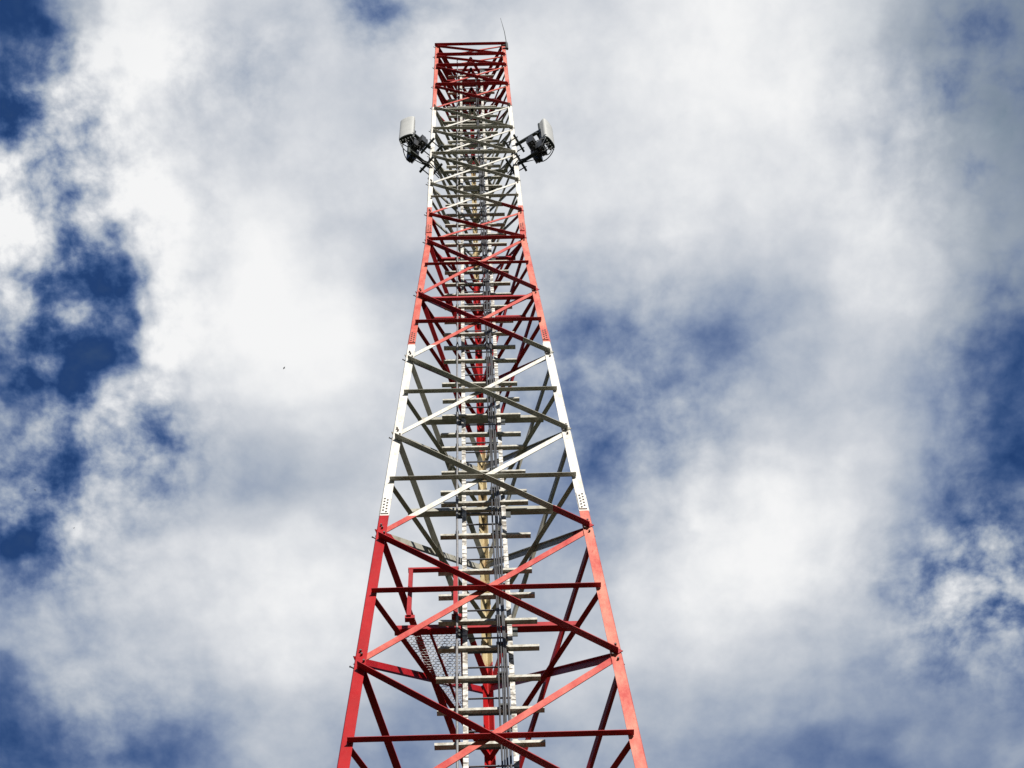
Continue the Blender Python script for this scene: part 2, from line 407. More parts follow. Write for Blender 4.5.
RADOME = galv("grey_radome", (0.52, 0.53, 0.52, 1), (0.45, 0.46, 0.45, 1), 0.5, 0, 3.0)
UNIT_GREY = galv("grey_radio_casting", (0.20, 0.22, 0.21, 1), (0.13, 0.14, 0.14, 1), 0.5)
MESH_STEEL = galv("grey_mesh_steel", (0.55, 0.55, 0.55, 1), (0.42, 0.42, 0.43, 1), 0.5)
BOLT = galv("bolt_steel", (0.12, 0.10, 0.09, 1), (0.05, 0.04, 0.04, 1), 0.5)
FEATHER = galv("dark_feathers", (0.02, 0.02, 0.022, 1), (0.012, 0.012, 0.013, 1), 0.8)

GRASS, _t, _b = new_mat("mown_grass")
_n = tex_noise(_t, 0.35, 8, 0.65)
_n2 = tex_noise(_t, 30.0, 6, 0.7)
_g = ramp_of(_t, _n.outputs['Fac'], [(0.35, (0.018, 0.026, 0.009, 1)), (0.55, (0.030, 0.038, 0.014, 1)), (0.70, (0.045, 0.040, 0.025, 1))])
_t.links.new(mixc(_t, 0.5, _g, ramp_of(_t, _n2.outputs['Fac'], [(0.3, (0.3, 0.3, 0.3, 1)), (0.7, (1, 1, 1, 1))]), 'MULTIPLY'), _b.inputs['Base Color'])
_b.inputs['Roughness'].default_value = 0.9

# ------------------------------------------------------------------ object helpers
def tag(o, label=None, cat=None, group=None, kind=None):
    for k, v in (('label', label), ('category', cat), ('group', group), ('kind', kind)):
        if v:
            o[k] = v
    return o


def empty(name, loc=(0, 0, 0), rz=0.0):
    o = bpy.data.objects.new(name, None)
    COL.objects.link(o)
    o.location = loc
    o.rotation_euler = (0, 0, rz)
    return o


def obj(name, bm, mat, parent=None, smooth=False):
    me = bpy.data.meshes.new(name)
    bmesh.ops.recalc_face_normals(bm, faces=bm.faces)
    bm.to_mesh(me)
    bm.free()
    for mm in (mat if isinstance(mat, (list, tuple)) else [mat]):
        me.materials.append(mm)
    if smooth:
        for p in me.polygons:
            p.use_smooth = True
    o = bpy.data.objects.new(name, me)
    COL.objects.link(o)
    if parent:
        o.parent = parent
    return o


def prism(bm, p, q, poly, ex, ey, mi=0):
    """extrude a cross-section polygon (coordinates along ex, ey) from p to q"""
    a = [bm.verts.new(p + ex * x + ey * y) for x, y in poly]
    b = [bm.verts.new(q + ex * x + ey * y) for x, y in poly]
    n = len(poly)
    fs = [bm.faces.new(a[::-1]), bm.faces.new(b)]
    for i in range(n):
        fs.append(bm.faces.new((a[i], a[(i + 1) % n], b[(i + 1) % n], b[i])))
    for f in fs:
        f.material_index = mi
    return fs


def box_bar(bm, p, q, w, h, up=Vector((0, 0, 1)), mi=0):
    p, q = Vector(p), Vector(q)
    d = (q - p).normalized()
    ex = d.cross(up)
    if ex.length < 1e-4:
        ex = d.cross(Vector((1, 0, 0)))
    ex.normalize()
    ey = ex.cross(d).normalized()
    return prism(bm, p, q, [(-w / 2, -h / 2), (w / 2, -h / 2), (w / 2, h / 2), (-w / 2, h / 2)], ex, ey, mi)


def tube(bm, pts, r, seg=8, mi=0, r2=None):
    pts = [Vector(p) for p in pts]
    rings = []
    ref = None
    for i, p in enumerate(pts):
        d = (pts[min(i + 1, len(pts) - 1)] - pts[max(i - 1, 0)]).normalized()
        if ref is None:
            ref = d.cross(Vector((0, 1, 0)))
            if ref.length < 1e-3:
                ref = d.cross(Vector((1, 0, 0)))
        ex = (ref - d * ref.dot(d)).normalized()
        ref = ex
        ey = d.cross(ex)
        rr = r if r2 is None else r + (r2 - r) * i / (len(pts) - 1.0)
        rings.append([bm.verts.new(p + ex * rr * math.cos(2 * math.pi * k / seg) + ey * rr * math.sin(2 * math.pi * k / seg)) for k in range(seg)])
    for a, b in zip(rings, rings[1:]):
        for k in range(seg):
            bm.faces.new((a[k], a[(k + 1) % seg], b[(k + 1) % seg], b[k])).material_index = mi
    bm.faces.new(rings[0][::-1]).material_index = mi
    bm.faces.new(rings[-1]).material_index = mi


# ------------------------------------------------------------------ ground
bm = bmesh.new()
ring_r = [0, 6, 15, 40, 120, 400, 1500, 6000]
prev = None
for r_ in ring_r[1:]:
    cur = [bm.verts.new((r_ * math.cos(2 * math.pi * k / 48), r_ * math.sin(2 * math.pi * k / 48),
                         (random.uniform(-0.06, 0.02) if 6 < r_ < 300 else 0.0))) for k in range(48)]
    if prev is None:
        c0 = bm.verts.new((0, 0, 0))
        for k in range(48):
            bm.faces.new((c0, cur[k], cur[(k + 1) % 48]))
    else:
        for k in range(48):
            bm.faces.new((prev[k], cur[k], cur[(k + 1) % 48], prev[(k + 1) % 48]))
    prev = cur
tag(obj("ground", bm, GRASS), kind='structure')

# ------------------------------------------------------------------ tower geometry (local frame: x right, y depth, z up)
ZL = [16.045, 18.672, 21.268, 23.825, 26.383, 28.914, 30.322, 32.045, 33.786, 35.523, 37.254, 38.987, 40.726, 41.75, 42.78]
LOWER = [13.365, 10.635, 7.97, 5.24, 2.575, 0.05]
ZK, W5, S1, S2 = 28.914, 1.6417, 0.0687, 0.0005
PHI = 0.006721
ROOT_LOC = Vector((0, 9.75, 0))


def width(z):
    return W5 + S1 * (ZK - z) if z < ZK else W5 + S2 * (ZK - z)


def corner(k, z):
    w = width(z)
    h = 0.866 * w
    return Vector(((-w / 2, -h / 3, z), (w / 2, -h / 3, z), (0, 2 * h / 3, z))[k % 3])


def depth_pt(x, t, z, off=0.0):
    """a point at sideways x and at the fraction t of the way from the front face to the back leg"""
    h = 0.866 * width(z)
    return Vector((x, -h / 3 + t * h + off, z))


tower = empty("lattice_tower", ROOT_LOC, PHI)
tag(tower, "tall red and white banded steel lattice tower seen from its foot", "tower")

FACES = [(0, 1), (1, 2), (2, 0)]


def face_normal(k, z):
    a, b = FACES[k]
    n = (corner(b, z) - corner(a, z)).cross(corner(a, z + 1) - corner(a, z))
    return n.normalized()


# legs: bent angles, a flange on either face and a flat heel between them
def leg_section(k, z, b, heel, th):
    v = corner(k, z)
    c = Vector((0, 0, z))
    e1 = (corner(k + 1, z) - v).normalized()
    e2 = (corner(k + 2, z) - v).normalized()
    n = (v - c)
    n.z = 0
    n.normalize()
    outer = [v + e1 * (heel + b), v + e1 * heel, v + e2 * heel, v + e2 * (heel + b)]
    n1 = (c - v) - e1 * (c - v).dot(e1)
    n1.z = 0
    n1.normalize()
    n2 = (c - v) - e2 * (c - v).dot(e2)
    n2.z = 0
    n2.normalize()
    inner = [v + e2 * (heel + b) + n2 * th, v + e2 * heel * 1.1 + n2 * th, v + e1 * heel * 1.1 + n1 * th, v + e1 * (heel + b) + n1 * th]
    return outer + inner


SPLICE = [19.12, 24.34, 29.30]
for k in range(3):
    bm = bmesh.new()
    for z0, z1, b in ((0.05, ZL[3] + 0.4, 0.100), (ZL[3] + 0.4, ZL[6], 0.090), (ZL[6], ZL[14] + 0.08, 0.075)):
        zs = [z0] + [z for z in (ZK,) if z0 < z < z1] + [z1]
        rings = [[bm.verts.new(p) for p in leg_section(k, z, b, 0.020, 0.010)] for z in zs]
        for a, c_ in zip(rings, rings[1:]):
            for i in range(8):
                bm.faces.new((a[i], a[(i + 1) % 8], c_[(i + 1) % 8], c_[i]))
        bm.faces.new(rings[0][::-1])
        bm.faces.new(rings[-1])
    leg = obj("leg", bm, (PAINT_PART_GLARE, PAINT_GLARE, PAINT_RUST)[k], tower)
    # splice plates with their bolts, and the bolt heads at each joint
    bb = bmesh.new()
    for z in SPLICE:
        for j in (1, 2):
            zt = z + 0.42
            def on(e_, zz, out_):
                v = corner(k, zz)
                e = (corner(k + j, zz) - v).normalized()
                nn = Vector((0, 0, zz)) - v
                nn = nn - e * nn.dot(e)
                nn.z = 0
                nn.normalize()
                return v + e * e_ - nn * out_
            if k < 2 or j == 1:
                p0, p1 = on(0.070, z, 0.0075), on(0.070, zt, 0.0075)
                v = corner(k, z)
                e = (corner(k + j, z) - v).normalized()
                nn = (p0 - on(0.070, z, 0.0)).normalized()
                sb = bmesh.new()
                prism(sb, p0, p1, [(-0.042, -0.005), (0.042, -0.005), (0.042, 0.005), (-0.042, 0.005)], e, nn)
                obj("splice_plate", sb, (PAINT_PART_GLARE, PAINT_GLARE, PAINT_RUST)[k], leg)
            nrow = 5
            for r_ in range(nrow):
                for cix in (0, 1):
                    zz = z + (zt - z) * (0.07 + 0.86 * (r_ + (0.5 if cix else 0)) / nrow)
                    p = on(0.050 if cix else 0.084, zz, 0.010)
                    q = on(0.050 if cix else 0.084, zz, 0.020)
                    tube(bb, [p, q], 0.0115, 6)
    for i, z in enumerate([LOWER[0]] + ZL):
        for j in (1, 2):
            for dz, e_ in ((0.10, 0.07), (-0.10, 0.06), (0.16, 0.055), (-0.02, 0.10)):
                v = corner(k, z + dz)
                e = (corner(k + j, z + dz) - v).normalized()
                nn = Vector((0, 0, z + dz)) - v
                nn = nn - e * nn.dot(e)
                nn.z = 0
                nn.normalize()
                tube(bb, [v + e * e_ - nn * 0.001, v + e * e_ - nn * 0.024], 0.012, 6)
        v = corner(k, z)
        r_ = Vector((v.x, v.y, 0)).normalized()
        if k == 1:
            continue
        tube(bb, [v - r_ * 0.03 - Vector((0, 0, 0.12)), v + r_ * 0.03 - Vector((0, 0, 0.12))], 0.007, 6)
        tube(bb, [v + r_ * 0.022 - Vector((0, 0, 0.12)), v + r_ * 0.032 - Vector((0, 0, 0.12))], 0.009, 6)
    obj("bolt_heads", bb, BOLT, leg)


def L_bar(bm, p, q, n, a, b, t, kind):
    """rolled angle from p to q; n is the outward normal of the face it lies on"""
    d = (q - p).normalized()
    td = n.cross(d)
    if td.z < 0:
        td = -td
    td.normalize()
    n = d.cross(td)
    nref = n
    if kind == 'outside':      # flat flange against the leg, the other one out along the lower edge
        poly = [(-a / 2, 0), (a / 2, 0), (a / 2, t), (-a / 2 + t, t), (-a / 2 + t, b), (-a / 2, b)]
    elif kind == 'inside':     # behind the leg, the other flange in along the upper edge
        poly = [(a / 2, 0), (-a / 2, 0), (-a / 2, -t), (a / 2 - t, -t), (a / 2 - t, -b), (a / 2, -b)]
    else:                      # behind the leg, the other flange in along the lower edge
        poly = [(-a / 2, 0), (a / 2, 0), (a / 2, -t), (-a / 2 + t, -t), (-a / 2 + t, -b), (-a / 2, -b)]
    return poly, td


def angle_member(p, q, n, a, b, t, kind, bm=None):
    poly, td = L_bar(bm, p, q, n, a, b, t, kind)
    d = (q - p).normalized()
    nn = d.cross(td).normalized()
    if nn.dot(n) < 0:
        nn = -nn
    own = bm is None
    if own:
        bm = bmesh.new()
    prism(bm, p, q, poly, td, nn)
    return bm


def diag_pair(k, zl, zu, a, into=None):
    ka, kb = FACES[k]
    n = face_normal(k, zl)
    g = 0.06
    e = 0.055
    def pt(c, o, z, ins, nn):
        v = corner(c, z)
        d = (corner(o, z) - v).normalized()
        return v + d * ins + n * nn
    dr = 0.045 if k == 0 else 0.0
    p, q = pt(ka, kb, zu - g - dr, e + 0.02, 0.002), pt(kb, ka, zl + g - dr, e - 0.03, 0.002)
    r, s = pt(ka, kb, zl + g, e + 0.035, -0.013), pt(kb, ka, zu - g, e + 0.035, -0.013)
    m1 = angle_member(p, q, n, a, a if k == 0 else a * 0.45, 0.008, 'outside', into)
    if k == 2:
        m2 = angle_member(r, s, n, a * 0.6, a * 0.95, 0.008, 'inside_low', into)
    else:
        m2 = angle_member(r, s, n, a * 1.06, a * (0.55 if k == 0 else 0.4), 0.008, 'inside', into)
    return m1, m2


levels = [LOWER[0]] + ZL
for i in range(len(levels) - 1):
    a = 0.075 if levels[i] < 20 else (0.07 if levels[i] < 28 else 0.058)
    for k in range(3):
        b1, b2 = diag_pair(k, levels[i], levels[i + 1], a)
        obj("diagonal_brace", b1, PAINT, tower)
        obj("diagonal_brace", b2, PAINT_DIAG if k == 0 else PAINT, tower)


def crossing(zl, zu):
    return zl + (zu - zl) * width(zl) / (width(zl) + width(zu))


def horizontal(k, z, a, kind, name="horizontal_strut", into=None, ext=0.07):
    if k and kind == 'outside':
        kind = 'inside_low'
    ka, kb = FACES[k]
    n = face_normal(k, z)
    va, vb = corner(ka, z), corner(kb, z)
    d = (vb - va).normalized()
    off = 0.012 if kind == 'outside' else -0.022
    p, q = va + d * ext + n * off, vb - d * ext + n * off
    bmx = angle_member(p, q, n, a, a, 0.007, kind, into)
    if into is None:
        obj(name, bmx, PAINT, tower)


MIDS = [crossing(levels[i], levels[i + 1]) for i in range(len(levels) - 1)]
for z in MIDS[:6]:
    for k in range(3):
        horizontal(k, z - 0.06, 0.055 if z < 26 else 0.045, 'outside')
for k in range(3):
    horizontal(k, 26.25, 0.055, 'inside_low', ext=0.06)
    horizontal(k, 28.90, 0.060, 'outside')
    horizontal(k, 31.17, 0.040, 'outside')
    horizontal(k, 33.80, 0.062, 'outside')
    horizontal(k, 35.54, 0.055, 'outside')
    horizontal(k, 37.25, 0.040, 'inside_low', ext=0.06)
    for z in ZL[11:14]:
        horizontal(k, z, 0.078, 'outside')
    horizontal(k, ZL[14], 0.070, 'outside', ext=0.0)

# the bays below the picture, down to the footings
bm = bmesh.new()
low = LOWER[::-1] + []
for i in range(len(low) - 1):
    for k in range(3):
        diag_pair(k, low[i], low[i + 1], 0.08, bm)
        horizontal(k, crossing(low[i], low[i + 1]), 0.06, 'outside', into=bm)
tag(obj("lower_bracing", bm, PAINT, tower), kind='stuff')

# cross beams inside the tower, from side face to side face, carrying the ladder
T_BEAM = 0.21
T_RAIL = 0.185
T_BAR = 0.168
T_CABLE = 0.150
BEAMS = MIDS[0:4] + [ZL[4] - 0.15, ZL[5], ZL[8], ZL[9]] + [ZL[10], ZL[11], ZL[12], ZL[13]]
for z in BEAMS:
    half = width(z) / 2 * (1 - T_BEAM)
    p, q = depth_pt(-half + 0.02, T_BEAM, z), depth_pt(half - 0.02, T_BEAM, z)
    sz = 0.075 if z < 26 else 0.055
    bmx = angle_member(p, q, Vector((0, -1, 0)), sz, sz, 0.008, 'inside_low')
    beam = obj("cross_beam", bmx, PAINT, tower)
    for sx in (-0.25, 0.25):
        gm = bmesh.new()
        g0 = depth_pt(sx, T_BEAM, z, 0.012)
        poly = [(-0.055, -0.03), (0.055, -0.03), (0.055, -0.09), (0.02, -0.20), (-0.055, -0.20)]
        if sx > 0:
            poly = [(-x, y) for x, y in poly][::-1]
        prism(gm, g0, g0 + Vector((0, 0.01, 0)), poly, Vector((1, 0, 0)), Vector((0, 0, 1)))
        obj("gusset_plate", gm, DARK_STEEL, beam)

for z in (ZL[8], ZL[10], ZL[11], ZL[12], ZL[13]):
    for k in range(3):
        a_, b_ = FACES[k]
        c_ = (b_ + 1) % 3
        p = (corner(a_, z) + corner(b_, z)) / 2
        q = (corner(b_, z) + corner(c_, z)) / 2
        bmx = angle_member(p.lerp(q, 0.03), p.lerp(q, 0.97), Vector((q.y - p.y, p.x - q.x, 0)).normalized(), 0.05, 0.06, 0.006, 'inside_low')
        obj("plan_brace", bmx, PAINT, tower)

# ladder with perforated rails, rungs and the wide cable bars in front of them
LAD_TOP = 41.3
def spine(x, t, z0, z1, off=0.0):
    zs = [z0] + ([ZK] if z0 < ZK < z1 else []) + [z1]
    return [depth_pt(x, t, z, off) for z in zs]


bm = bmesh.new()
ladder = empty("ladder")
ladder.parent = tower
for sx in (-0.225, 0.225):
    bm = bmesh.new()
    pts = spine(sx, T_RAIL, 0.4, LAD_TOP)
    sg = 1 if sx < 0 else -1
    for p, q in zip(pts, pts[1:]):
        prism(bm, p, q, [(-0.024, 0), (0.024, 0), (0.024, 0.006), (-0.018, 0.006), (-0.018, 0.04), (-0.024, 0.04)] if sg < 0 else
              [(0.024, 0), (-0.024, 0), (-0.024, 0.006), (0.018, 0.006), (0.018, 0.04), (0.024, 0.04)], Vector((1, 0, 0)), Vector((0, 1, 0)))
    obj("rail", bm, RAIL_PERF, ladder)
z = 14.62
lowr = bmesh.new()
while z > 0.6:
    z -= 0.274
    tube(lowr, [depth_pt(-0.225, T_RAIL, z, 0.012), depth_pt(0.225, T_RAIL, z, 0.012)], 0.009, 6)
tag(obj("lower_rungs", lowr, RUNG_STEEL, ladder), kind='stuff')
z = 14.62
while z < LAD_TOP - 0.1:
    bm = bmesh.new()
    tube(bm, [depth_pt(-0.225, T_RAIL, z, 0.012), depth_pt(0.225, T_RAIL, z, 0.012)], 0.0095, 6)
    obj("rung", bm, RUNG_STEEL, ladder)
    z += 0.274
BARS = [14.63, 15.185, 15.738, 16.291, 16.844, 17.364, 17.884, 18.412, 19.237, 20.029, 20.326, 20.854, 21.548, 21.952, 22.521, 23.025, 23.578, 24.395, 24.898,
        25.401, 25.921, 26.507, 27.04, 27.522, 28.083, 28.562, 29.428, 29.907, 30.435, 30.996, 31.541, 32.08, 32.62, 33.17, 33.9, 34.4, 34.95, 35.6, 36.2, 36.8, 37.5, 38.2, 38.8, 39.4, 40.2, 40.9]
for z in BARS:
    x0 = random.uniform(-0.012, 0.012)
    p, q = depth_pt(-0.50 + x0, T_BAR, z), depth_pt(0.50 + x0, T_BAR, z + random.uniform(-0.012, 0.012))
    bmx = angle_member(p, q, Vector((0, -1, 0)), 0.040, 0.052, 0.006, 'inside_low')
    obj("cable_bar", bmx, LADDER_WHITE, ladder)

# rest platform beside the ladder: handrail and expanded-metal floor
plat = empty("rest_platform")
plat.parent = tower
zp = MIDS[1]
hx = width(zp) / 2 * (1 - T_BEAM)
xl, xr = -hx + 0.17, -0.318
rz = [zp - 0.04, zp + 0.48, zp + 0.96]
for x in (xl, xr):
    bm = bmesh.new()
    box_bar(bm, depth_pt(x, T_BEAM, zp, -0.12), depth_pt(x, T_BEAM, zp, -0.12) + Vector((0, 0, 0.98)), 0.045, 0.045, Vector((0, 1, 0)))
    box_bar(bm, depth_pt(x - 0.04, T_BEAM, zp, -0.10) + Vector((0, 0, 0.0)), depth_pt(x + 0.06, T_BEAM, zp, -0.10) + Vector((0, 0, 0.0)), 0.05, 0.06)
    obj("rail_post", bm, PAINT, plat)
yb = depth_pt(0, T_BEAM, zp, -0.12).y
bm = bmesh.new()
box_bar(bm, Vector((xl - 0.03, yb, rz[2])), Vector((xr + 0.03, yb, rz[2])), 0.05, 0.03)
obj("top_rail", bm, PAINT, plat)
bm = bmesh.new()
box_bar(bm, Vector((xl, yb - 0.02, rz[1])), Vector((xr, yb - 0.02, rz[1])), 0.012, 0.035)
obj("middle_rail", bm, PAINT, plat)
# hexagonal mesh, clipped to the wedge between beam, side face and ladder
A = depth_pt(-hx + 0.02, T_BEAM, zp)
Bp = depth_pt(-0.26, T_BEAM, zp)
tC = 1 - 0.26 / (width(zp) / 2)
Cp = depth_pt(-0.26, tC, zp)
def inside(x, y):
    if y < A.y + 0.02 or x > Bp.x:
        return False
    s = (y - A.y) / (Cp.y - A.y)
    return s < 1 and x > A.x + (Cp.x - A.x) * s + 0.02
bm = bmesh.new()
hw, hh = 0.048, 0.040
zf = zp - 0.02
seen = set()
for r_ in range(0, 90):
    for c_ in range(-2, 60):
        cx = A.x + c_ * hw + (hw / 2 if r_ % 2 else 0)
        cy = A.y + r_ * hh * 0.75
        pts = [(cx + hw / 2 * sx, cy + hh / 2 * sy) for sx, sy in ((0, -1), (1, -.5), (1, .5), (0, 1), (-1, .5), (-1, -.5))]
        for i in range(6):
            p, q = pts[i], pts[(i + 1) % 6]
            key = tuple(sorted([(round(p[0], 3), round(p[1], 3)), (round(q[0], 3), round(q[1], 3))]))
            if key in seen or not (inside(*p) and inside(*q)):
                continue
            seen.add(key)
            box_bar(bm, (p[0], p[1], zf), (q[0], q[1], zf), 0.0048, 0.006)
obj("mesh_floor", bm, MESH_STEEL, plat)
bm = bmesh.new()
for t_ in (0.33, 0.5):
    xs = -width(zp) / 2 * (1 - t_)
    p = depth_pt(xs + 0.03, t_, zp, 0)
    box_bar(bm, p + Vector((0, 0, -0.04)), Vector((-0.25, p.y, zp - 0.04)), 0.03, 0.03) if t_ > 0.4 else None
box_bar(bm, Vector((Bp.x, Bp.y, zp - 0.04)), Vector((Cp.x, Cp.y, zp - 0.04)), 0.03, 0.04)
box_bar(bm, Vector((A.x + 0.35, A.y, zp - 0.045)), Vector((Cp.x, Cp.y - 0.1, zp - 0.045)), 0.025, 0.025)
obj("floor_frame", bm, PAINT, plat)


# ------------------------------------------------------------------ cables and conductor on the ladder bars
def to_world(p):
    c, s = math.cos(PHI), math.sin(PHI)
    return Vector((c * p.x - s * p.y, s * p.x + c * p.y, p.z)) + ROOT_LOC


def cable(x, r, z0, z1, label, name="feeder_cable", cat="cable", group="feeder cables strapped to the ladder bars", mat=CABLE, wob=0.006, t=T_CABLE):
    pts = []
    z = z0
    ph = random.uniform(0, 6)
    while z < z1:
        pts.append(depth_pt(x + wob * math.sin(z * 1.7 + ph), t, z, 0.4 * wob * math.sin(z * 2.6 + ph)))
        z += 0.35
    pts.append(depth_pt(x, t, z1))
    root = empty(name, to_world(depth_pt(x, t, z0)), PHI)
    inv = depth_pt(x, t, z0)
    bm = bmesh.new()
    tube(bm, [p - inv for p in pts], r, 8)
    tag(root, label, cat, group)
    jk = obj("jacket", bm, mat, root, smooth=True)
    for z in BARS:
        if z0 < z < z1 - 0.2:
            c = depth_pt(x, t, z) - inv
            cb = bmesh.new()
            box_bar(cb, c + Vector((-r - 0.006, 0.012, 0.01)), c + Vector((r + 0.006, 0.012, 0.01)), 0.025, 0.028)
            obj("clamp", cb, DARK_STEEL, root)
    return root


cable(0.098, 0.009, 0.8, 40.5, "thin grey feeder cable, leftmost of the four strapped right of the ladder centre")
cable(0.124, 0.0075, 0.8, 39.8, "thinnest grey feeder cable, second from left in the bundle up the ladder")
cable(0.148, 0.010, 0.8, 34.2, "grey feeder cable, third from left in the bundle up the ladder")
cable(0.172, 0.011, 0.8, 34.6, "thickest grey feeder cable, rightmost of the bundle up the ladder")
cable(-0.302, 0.012, 0.8, 42.4, "pale grey conductor pipe alone at the left ends of the ladder bars", "conductor_pipe", "pipe", None, CONDUCTOR, 0.003, T_CABLE)


# ------------------------------------------------------------------ panel antennas on their outrigger arms
def antenna(k, zu, zl_, label, flip, turn, la, yaw_deg, units, drop):
    v = to_world(corner(k, (zu + zl_) / 2))
    rad = corner(k, 34)
    rad.z = 0
    rad = (Matrix.Rotation(PHI, 3, 'Z') @ rad).normalized()
    ang = math.atan2(rad.y, rad.x) + math.radians(turn)
    root = empty("panel_antenna", (v.x, v.y, 0), ang)      # local x points away from the tower
    tag(root, label, "antenna", "panel antennas on the tower legs")
    X = Vector((1, 0, 0)); Y = Vector((0, 1, 0)); Zv = Vector((0, 0, 1))
    for z in (zu, zl_):
        bm = bmesh.new()
        box_bar(bm, Vector((-0.02, 0, z)), Vector((la, 0, z)), 0.055, 0.055)
        arm = obj("outrigger_arm", bm, DARK_STEEL, root)
        bm = bmesh.new()
        for dx in (0.045, -0.16):
            box_bar(bm, Vector((dx, -0.19, z)), Vector((dx, 0.19, z)), 0.036, 0.06)
        for sy in (-0.12, 0.12):
            tube(bm, [Vector((-0.20, sy, z)), Vector((0.09, sy, z))], 0.011, 6)
        obj("leg_clamp", bm, DARK_STEEL, arm)
    bm = bmesh.new()
    tube(bm, [Vector((la, 0, zl_ - 0.22)), Vector((la, 0, zu + 0.45))], 0.032, 12)
    obj("mounting_pole", bm, DARK_STEEL, root, smooth=False)
    # radome: rounded front, turned towards the photograph's side of the radial
    yaw_ = flip * math.radians(yaw_deg)
    pz0, pz1 = zu - drop, zu - drop + 1.20
    cx = la + 0.21
    sec = []
    Wd, Dp = 0.285, 0.13
    for i in range(17):
        a = -math.pi / 2 + math.pi * i / 16
        yy = Wd / 2 * math.sin(a)
        xx = Dp * (0.55 + 0.45 * math.cos(a) ** 0.6)
        sec.append((xx, yy))
    sec += [(0.0, Wd / 2 - 0.02), (0.0, -Wd / 2 + 0.02)]
    rot = Matrix.Rotation(yaw_, 3, 'Z')
    piv = Vector((la, 0, 0)) + rot @ Vector((0.07, 0, 0))
    bm = bmesh.new()
    rings = []
    for z, sc in ((pz0, 0.97), (pz0 + 0.015, 1.0), (pz1 - 0.02, 1.0), (pz1, 0.95)):
        tilt = -0.03 * (z - pz0)
        rings.append([bm.verts.new(piv + rot @ Vector((x * sc - tilt * 0.4, y * sc, 0)) + Zv * z) for x, y in sec])
    nS = len(sec)
    for a, b in zip(rings, rings[1:]):
        for i in range(nS):
            bm.faces.new((a[i], a[(i + 1) % nS], b[(i + 1) % nS], b[i]))
    bm.faces.new(rings[-1])
    bm.faces.new(rings[0][::-1])
    obj("radome", bm, RADOME, root)
    bm = bmesh.new()
    r0 = [bm.verts.new(piv + rot @ Vector((x * 0.99, y * 0.99, 0)) + Zv * (pz0 - 0.02)) for x, y in sec]
    r1 = [bm.verts.new(piv + rot @ Vector((x * 1.02 - 0.002, y * 1.02, 0)) + Zv * (pz0 + 0.12)) for x, y in sec]
    for i in range(nS):
        bm.faces.new((r0[i], r0[(i + 1) % nS], r1[(i + 1) % nS], r1[i]))
    bm.faces.new(r0[::-1]); bm.faces.new(r1)
    cap = obj("end_cap", bm, DARK_STEEL, root)
    cb = bmesh.new()
    for yy in (-0.12, -0.07, -0.02, 0.03, 0.08, 0.13):
        p = piv + rot @ Vector((0.07, yy, 0)) + Zv * (pz0 - 0.02)
        tube(cb, [p, p - Zv * 0.07], 0.014, 8)
    obj("connectors", cb, UNIT_GREY, cap)
    for zb in (pz0 + 0.25, pz1 - 0.3):
        bm = bmesh.new()
        box_bar(bm, Vector((la - 0.05, 0, zb)), piv + rot @ Vector((0.02, 0, 0)) + Zv * zb, 0.09, 0.06)
        box_bar(bm, Vector((la - 0.06, -0.07, zb)), Vector((la - 0.06, 0.07, zb)), 0.03, 0.07)
        obj("tilt_bracket", bm, DARK_STEEL, root)
    # finned radio units and their jumpers between the arms
    for ux, uy, uz in units:
        bm = bmesh.new()
        uz += zl_
        c = Vector((la + ux, uy * flip, uz))
        box_bar(bm, c, c + Zv * 0.36, 0.20, 0.09, Vector((1, 0, 0)))
        u = obj("radio_unit", bm, BLACK, root)
        bm = bmesh.new()
        for i in range(8):
            y = -0.09 + 0.026 * i
            s = 1 if ux > 0 else -1
            box_bar(bm, c + Vector((s * 0.075, y, 0.03)), c + Vector((s * 0.075, y, 0.33)), 0.006, 0.04, Vector((1, 0, 0)))
        for y in (-0.06, 0.0, 0.06):
            tube(bm, [c + Vector((0, y, 0)), c + Vector((0, y, -0.06))], 0.016, 8)
        obj("cooling_fins", bm, BLACK, u)
    bm = bmesh.new()
    for i, (ux, uy, uz) in enumerate(units):
        for j, y in enumerate((-0.06, 0.0, 0.06)):
            a = Vector((la + ux, uy * flip + y, zl_ + uz - 0.05))
            yy = (-0.12, -0.02, 0.08)[j] + 0.05 * (i % 2)
            b = piv + rot @ Vector((0.07, yy, 0)) + Zv * (pz0 - 0.08)
            mid1 = a + Vector((0.02, 0.03 * (j - 1), -0.08 - 0.02 * i))
            mid2 = (a + b) / 2 + Vector((0.03 + 0.02 * i, 0.06 * (j - 1), -0.08))
            pts = []
            for s_ in range(13):
                t_ = s_ / 12.0
                pts.append(a * (1 - t_) ** 3 + mid1 * 3 * t_ * (1 - t_) ** 2 + mid2 * 3 * t_ ** 2 * (1 - t_) + b * t_ ** 3)
            tube(bm, pts, 0.009, 6)
    for j in range(3):                                     # tails along the lower arm to the leg and in towards the ladder
        y0 = 0.035 * (j - 1)
        tube(bm, [Vector((la + units[j][0], units[j][1] * flip, zl_ + units[j][2] - 0.04)), Vector((la * 0.62, y0 * 1.6, zl_ - 0.09 - 0.03 * j)),
                  Vector((la * 0.30, y0, zl_ - 0.05)), Vector((0.02, y0 + 0.05 * flip, zl_ - 0.10)), Vector((-0.25, y0 + 0.04, zl_ - 0.22))], 0.010, 6)
    obj("jumper_cables", bm, BLACK, root)
    return root


antenna(0, 34.33, 33.10, "grey panel antenna with black radio units on the left leg of the tower", 1, 12, 0.46, 28,
        [(-0.06, 0.02, 0.16), (-0.17, -0.14, 0.26), (-0.15, 0.13, 0.30)], 0.92)
antenna(1, 34.40, 33.15, "grey panel antenna with black radio units on the right leg of the tower", -1, 0, 0.51, 6,
        [(0.0, 0.04, -0.22), (-0.17, -0.12, 0.12), (-0.12, 0.14, 0.02)], 1.12)

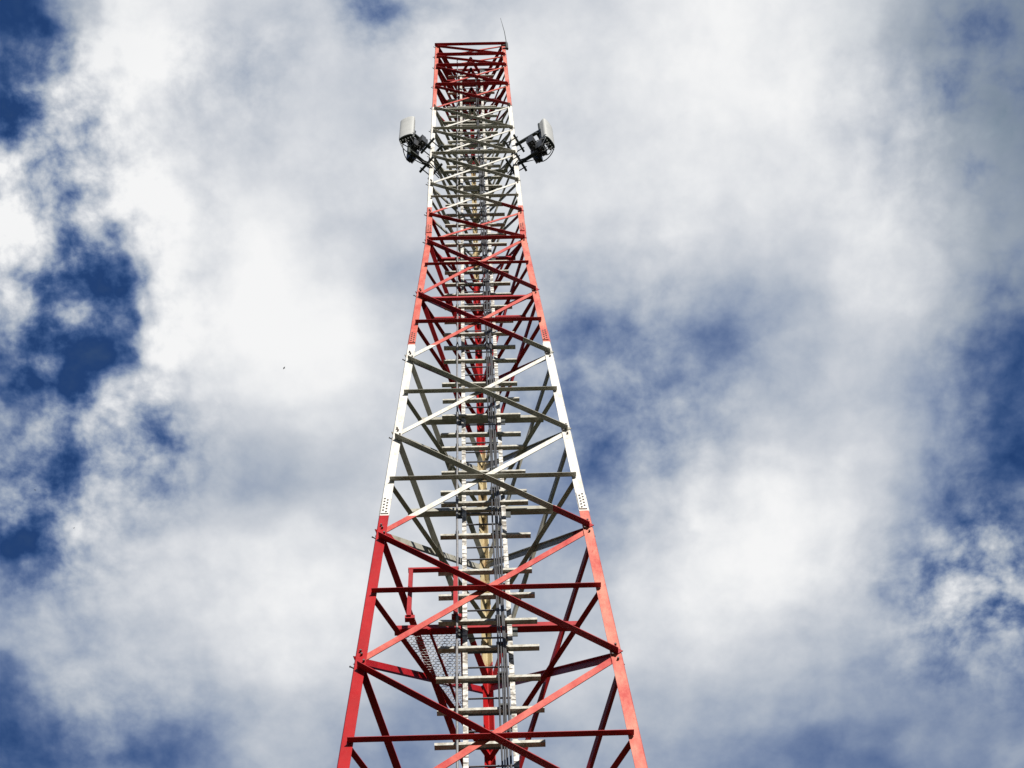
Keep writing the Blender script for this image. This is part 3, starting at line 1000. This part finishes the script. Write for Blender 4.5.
# ------------------------------------------------------------------ lightning rod at the top right corner
top = to_world(corner(1, ZL[14]))
rod = empty("lightning_rod", top + Vector((0.02, -0.02, 0)))
tag(rod, "thin lightning rod on the top right corner of the tower", "lightning rod")
bm = bmesh.new()
tube(bm, [Vector((0, 0, 0.05)), Vector((-0.02, -0.01, 1.3)), Vector((-0.05, -0.02, 2.0)), Vector((-0.08, -0.03, 2.7))], 0.010, 8, r2=0.004)
obj("spike", bm, DARK_STEEL, rod)
bm = bmesh.new()
tube(bm, [Vector((0, 0, -0.50)), Vector((0, 0, 0.08))], 0.030, 10)
box_bar(bm, Vector((-0.10, 0.02, -0.1)), Vector((0.03, 0, -0.1)), 0.04, 0.05)
box_bar(bm, Vector((-0.10, 0.02, -0.4)), Vector((0.03, 0, -0.4)), 0.04, 0.05)
obj("rod_holder", bm, DARK_STEEL, rod)

# ------------------------------------------------------------------ far birds
def bird(d, dist, span, rz, label):
    root = empty("bird", Vector((0, 0, 1.6)) + Vector(d) * dist, rz)
    tag(root, label, "bird", "birds far off in the sky")
    s = span
    bm = bmesh.new()
    spine_ = [(-0.38, 0.0, 0.012), (-0.22, 0.0, 0.05), (0.0, 0.0, 0.085), (0.18, 0.01, 0.07), (0.28, 0.03, 0.045), (0.34, 0.035, 0.045), (0.42, 0.03, 0.008)]
    rings = []
    for x, z, r in spine_:
        rings.append([bm.verts.new((x * s, r * s * math.cos(a), (z + r * math.sin(a)) * s)) for a in [2 * math.pi * i / 8 for i in range(8)]])
    for a, b in zip(rings, rings[1:]):
        for i in range(8):
            bm.faces.new((a[i], a[(i + 1) % 8], b[(i + 1) % 8], b[i]))
    bm.faces.new(rings[0][::-1]); bm.faces.new(rings[-1])
    for sy in (-1, 1):
        outl = [(0.12, 0.05, 0.03), (0.16, 0.28, 0.10), (0.02, 0.56, 0.07), (-0.06, 0.40, 0.07), (-0.14, 0.22, 0.08), (-0.12, 0.05, 0.03)]
        t_ = [bm.verts.new((x * s, sy * y * s, (z + 0.008) * s)) for x, y, z in outl]
        b_ = [bm.verts.new((x * s, sy * y * s, (z - 0.008) * s)) for x, y, z in outl]
        bm.faces.new(t_); bm.faces.new(b_[::-1])
        for i in range(6):
            bm.faces.new((t_[i], t_[(i + 1) % 6], b_[(i + 1) % 6], b_[i]))
    obj("body", bm, FEATHER, root)


bird((-0.10769103, 0.38300093, 0.91744914), 170, 0.30, 0.6, "tiny dark bird far off against the white cloud left of the tower")
bird((-0.24009128, 0.42999556, 0.87032177), 190, 0.20, 2.0, "tiny dark bird near the left edge, below the deep blue gap")
bird((-0.22061827, 0.45080403, 0.86492965), 190, 0.20, 1.2, "tiny dark bird at lower left beside the small blue gap")
